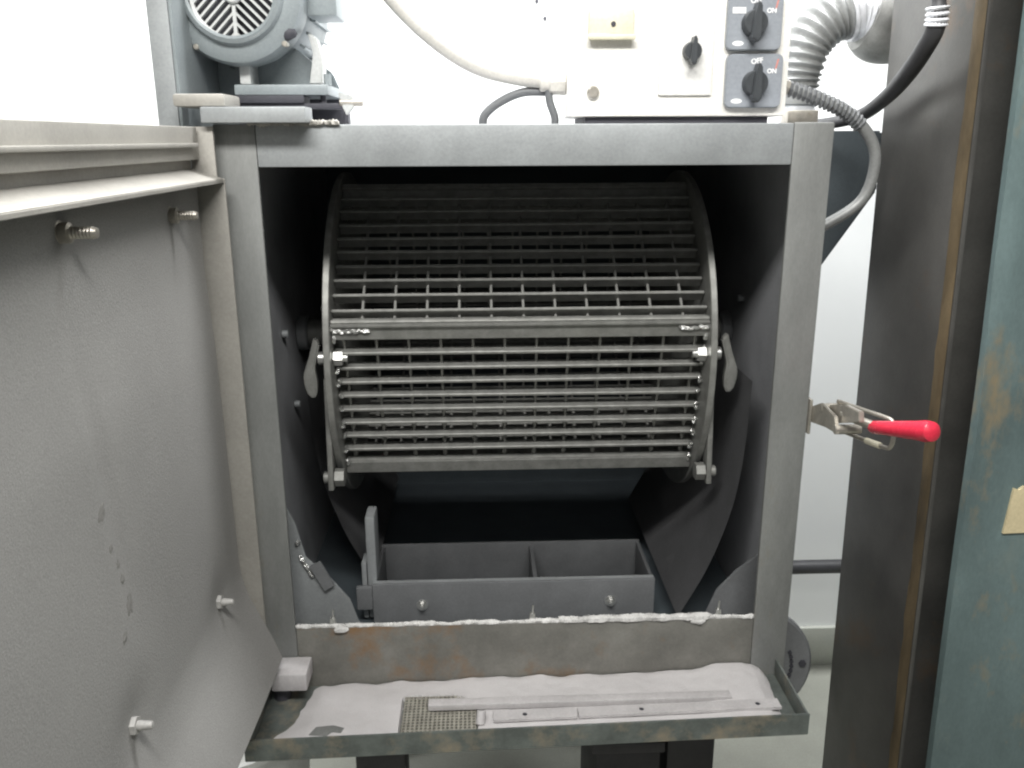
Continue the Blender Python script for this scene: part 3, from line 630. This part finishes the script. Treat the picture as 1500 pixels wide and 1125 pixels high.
# ------------------------------------------------------------------ cables and hoses
bm = bmesh.new(); tube(bm, [(-0.23, 0.12, 0.235), (-0.167, 0.12, 0.155), (-0.112, 0.12, 0.104), (-0.06, 0.12, 0.073), (-0.008, 0.12, 0.060), (0.03, 0.12, 0.056)], 0.0105, 16)
obj('conduit', bm, 'conduit', label='thick pale flexible conduit sweeping down into the control box side', cat='conduit')
bm = bmesh.new(); tube(bm, [(0.036, 0.125, 0.042), (0.0, 0.125, 0.041), (-0.03, 0.125, 0.029), (-0.05, 0.125, 0.013), (-0.054, 0.125, -0.003)], 0.0058, 12)
obj('cable', bm, 'greycable', label='grey cable arching from the control box gland down to the cabinet top', cat='cable')
bm = bmesh.new(); tube(bm, [(0.034, 0.118, 0.045), (0.036, 0.118, 0.028), (0.0425, 0.118, 0.01), (0.0425, 0.118, -0.003)], 0.0052, 12)
obj('cable', bm, 'greycable', label='short grey cable dropping straight down beside the control box corner', cat='cable')
bc = thing('armoured_cable', (0.376, 0.1, -0.14), 'grey cable with spiral strain relief looping down the cabinet right side', 'cable')
pth = [(0.338, 0.085, 0.045), (0.383, 0.08, 0.030), (0.426, 0.078, 0.009), (0.456, 0.078, -0.021), (0.4655, 0.08, -0.056), (0.453, 0.084, -0.101), (0.405, 0.09, -0.135), (0.374, 0.095, -0.147)]
bm = bmesh.new(); tube(bm, pth, 0.0075, 14); obj('cable_jacket', bm, 'duct', bc)
sp = smooth_path(pth[:4], 60)[:150]
bm = bmesh.new()
tw = []
for i in range(len(sp)-1):
    Tn = (sp[i+1]-sp[i]).normalized(); X = Tn.cross(Vector((0, 1, 0))).normalized(); Y = Tn.cross(X); a = i*0.8
    tw.append(sp[i]+(X*math.cos(a)+Y*math.sin(a))*0.0082)
tube(bm, tw, 0.0024, 6, 1); obj('spiral_sleeve', bm, 'greycable', bc)
ho = thing('black_hose', (0.42, 0.3, -0.008), 'black rubber hose running past the dark column down to the cabinet side', 'hose')
bm = bmesh.new(); tube(bm, [(0.452, -0.062, 0.22), (0.453, -0.06, 0.15), (0.456, -0.058, 0.105), (0.4565, -0.035, 0.079), (0.459, 0.01, 0.052), (0.472, 0.085, 0.031), (0.473, 0.16, 0.011), (0.462, 0.25, 0.002), (0.42, 0.33, -0.003)], 0.0098, 16, rf=lambda i, n: 0.0078 if i < 13 else 0.0105-0.002*min(1, max(0, (i-30)/20)))
obj('hose', bm, 'black', ho)
bm = bmesh.new(); tube(bm, [(0.4545, -0.0592, 0.122), (0.4556, -0.0586, 0.111), (0.456, -0.057, 0.102)], 0.0125, 18, rf=lambda i, n: 0.0118+0.0012*math.sin(i*1.4)); obj('tape_wrap', bm, 'tape', ho)
du = thing('exhaust_duct', (0.462, 0.4, -0.008), 'ribbed grey flexible exhaust duct bending towards the wall side elbow', 'duct')
dp = [(0.462, 0.38, 0.05), (0.463, 0.38, 0.085), (0.474, 0.38, 0.13), (0.505, 0.38, 0.165), (0.545, 0.38, 0.178)]
bm = bmesh.new(); tube(bm, dp, 0.03, 32, 28, rf=lambda i, n: 0.029+0.012*i/n+0.0026*math.sin(i*2*PI/8)); obj('ribbed_hose', bm, 'duct', du)
bm = bmesh.new(); cyl(bm, (0.462, 0.38, 0.032), (0.462, 0.38, 0.056), 0.0325, n=32, bev=0.002); obj('collar', bm, 'duct', du)
bm = bmesh.new(); cyl(bm, (0.462, 0.38, -0.009), (0.462, 0.38, 0.034), 0.028, n=32); obj('spigot', bm, 'tape', du)
bm = bmesh.new(); tube(bm, [(0.526, 0.38, 0.172), (0.545, 0.38, 0.177), (0.562, 0.38, 0.176), (0.575, 0.38, 0.172)], 0.045, 32, 6, rf=lambda i, n: 0.044+0.012*i/n+0.0012*math.sin(i*2.1)); obj('tape_band', bm, 'tape', du)
bm = bmesh.new(); tube(bm, [(0.56, 0.38, 0.174), (0.60, 0.38, 0.165), (0.66, 0.39, 0.165), (0.72, 0.41, 0.19), (0.78, 0.45, 0.25)], 0.06, 36, 8, rf=lambda i, n: 0.058+0.012*math.sin(min(1, i/14)*PI)); obj('elbow', bm, 'elbow', du)
bk = obj('pipe_clip', one(box, 0.385, 0.43, 0.2, 0.23, -0.003, 0.02, 0.002), 'zinc', label='small bright metal clip standing on the cabinet top corner behind the control box', cat='clip')
# ------------------------------------------------------------------ toggle clamp on the right post
tc = thing('toggle_clamp', (0.375, 0.0, -0.4), 'steel latch toggle clamp with a red handle on the right post', 'clamp')
obj('base', one(box, 0.3752, 0.379, -0.004, 0.045, -0.4, -0.352, 0.001), 'zinc', tc)
bm = bmesh.new(); prism(bm, [(0.04, -0.392), (0.0, -0.384), (-0.05, -0.375), (-0.085, -0.372), (-0.075, -0.352), (-0.03, -0.348), (0.0, -0.362), (0.035, -0.368)], 'x', 0.3792, 0.3835, 0.001); obj('side_plate', bm, 'zinc', tc)
bm = bmesh.new(); prism(bm, [(-0.02, -0.378), (-0.06, -0.366), (-0.1, -0.352), (-0.128, -0.342), (-0.124, -0.33), (-0.085, -0.334), (-0.045, -0.346), (-0.015, -0.362)], 'x', 0.386, 0.3925, 0.001); obj('lever_plate', bm, 'zinc', tc)
for (y, z) in ((-0.03, -0.355), (-0.078, -0.368)):
    obj('pivot', one(cyl, (0.3785, y, z), (0.412, y, z), 0.0062, n=16, bev=0.001), 'zinc', tc)
A = Vector((0.409, -0.118, -0.352)); B = Vector((0.4305, -0.208, -0.327)); q = (B-A).to_track_quat('Z', 'Y').to_matrix().to_4x4(); q.translation = A
bm = bmesh.new(); lathe(bm, [(0, -0.004), (0.006, -0.004), (0.0078, 0.0), (0.0092, 0.035), (0.0112, 0.075), (0.0122, 0.088), (0.011, 0.096), (0.006, 0.0995), (0, 0.1)], 24, q)
obj('handle_grip', bm, 'red', tc)
bm = bmesh.new(); tube(bm, [(0.389, -0.075, -0.349), (0.4, -0.1, -0.350), A+(B-A)*0.1], 0.0055, 10); obj('handle_shank', bm, 'zinc', tc)
bm = bmesh.new(); tube(bm, [(0.401, -0.03, -0.346), (0.414, -0.075, -0.344), (0.427, -0.114, -0.3425), (0.4295, -0.122, -0.346), (0.4305, -0.126, -0.36), (0.4295, -0.124, -0.375), (0.426, -0.114, -0.379), (0.412, -0.07, -0.381), (0.402, -0.045, -0.381)], 0.0028, 10)
obj('u_bolt', bm, 'zinc', tc)
bm = bmesh.new(); tube(bm, [(0.4245, -0.109, -0.3792), (0.417, -0.086, -0.3805)], 0.004, 10, 2); obj('thread_end', bm, 'latch', tc)
# ------------------------------------------------------------------ dark column and teal panel at the right
cl = thing('steel_column', (0.55, 0.02, ZF), 'dark rust stained steel column standing close to the cabinet right side', 'column')
LEAN = Matrix.Translation((0, 0, -0.4))@Matrix(((1, 0, 0, 0), (0, 1, 0.035, 0), (0, 0, 1, 0), (0, 0, 0, 1)))@Matrix.Translation((0, 0, 0.4))
obj('side_face', one(box, 0.5, 0.506, -0.098, 0.133, ZF, 1.1, 0.0015, LEAN), 'column', cl)
obj('back_face', one(box, 0.506, 0.9, 0.127, 0.133, ZF, 1.1, 0, LEAN), 'column', cl)
obj('front_face', one(box, 0.506, 0.57, -0.06, -0.054, ZF, 1.1, 0.001, LEAN), 'column', cl)
bm = bmesh.new()
def seam(u, v):
    z = -1.35+2.3*v; wv = 0.0035*mnoise.noise(Vector((0, 3, z*7)))+0.002*mnoise.noise(Vector((0, 9, z*31)))
    return LEAN @ Vector((0.4992-0.0012*math.sin(u*PI), -0.0975+u*(0.024+wv*2)+0.002*mnoise.noise(Vector((u*3, 0, z*12)))*u, z))
sheet(bm, seam, 6, 160); bmesh.ops.solidify(bm, geom=list(bm.faces), thickness=0.001)
obj('corner_seam', bm, 'rust', cl, label='rusty weld seam along the front corner')
tp = thing('painted_panel', (0.75, -0.1, ZF), 'worn teal painted steel panel with rust scratches beside the dark column', 'panel')
def tealf(u, v):
    x = 0.5305+0.7*u; z = ZF+2.5*v
    return LEAN @ Vector((x, -0.112+0.0035*mnoise.noise(Vector((x*5, 0, z*1.4)))+0.003*math.exp(-((x-0.56-0.05*math.sin(z*2.0))/0.012)**2)*-1, z))
bm = bmesh.new(); sheet(bm, tealf, 70, 80); bmesh.ops.recalc_face_normals(bm, faces=list(bm.faces)); bmesh.ops.solidify(bm, geom=list(bm.faces), thickness=-0.012)
obj('panel_sheet', bm, 'teal', tp)
bm = bmesh.new()
pg = [(0.582, -0.49), (0.66, -0.488), (0.662, -0.424), (0.62, -0.425), (0.608, -0.431), (0.600, -0.428), (0.594, -0.433), (0.588, -0.431)]
prism(bm, pg, 'y', -0.126, -0.1115); bm.transform(LEAN); obj('paper_tag', bm, 'tag', label='torn yellowed paper tag stuck on the teal painted panel', cat='tag')
# ------------------------------------------------------------------ pipe by the wall, white bucket on the floor
bm = bmesh.new(); cyl(bm, (-2.5, 0.86, -1.062), (2.5, 0.86, -1.062), 0.0175, n=24)
pp = thing('wall_pipe', (0.8, 0.86, -1.1), 'dark horizontal pipe fixed along the white wall behind the cabinet', 'pipe')
obj('pipe', bm, 'black', pp)
for x in (-1.6, 0.2, 1.6): obj('pipe_bracket', one(box, x-0.012, x+0.012, 0.85, WY+0.002, -1.068, -1.056), 'black', pp)
bu = thing('bucket', (-0.5, 0.28, ZF), 'white plastic bucket on the floor below the open cabinet door', 'bucket')
bm = bmesh.new(); q = Matrix.Translation((-0.535, 0.30, ZF)); lathe(bm, [(0, 0), (0.12, 0), (0.125, 0.006), (0.145, 0.345), (0.152, 0.35), (0.152, 0.362), (0.148, 0.366), (0.143, 0.362), (0.14, 0.345), (0.12, 0.02), (0, 0.016)], 48, q); obj('bucket_body', bm, 'plastic', bu)
bm = bmesh.new(); tube(bm, [(-0.535-0.149, 0.30, ZF+0.33), (-0.60, 0.16, ZF+0.22), (-0.535, 0.125, ZF+0.19), (-0.47, 0.16, ZF+0.22), (-0.535+0.149, 0.30, ZF+0.33)], 0.002, 8); obj('bail_handle', bm, 'zinc', bu)
# ------------------------------------------------------------------ render settings
sc.render.engine = 'CYCLES'
sc.cycles.filter_width = 2.2
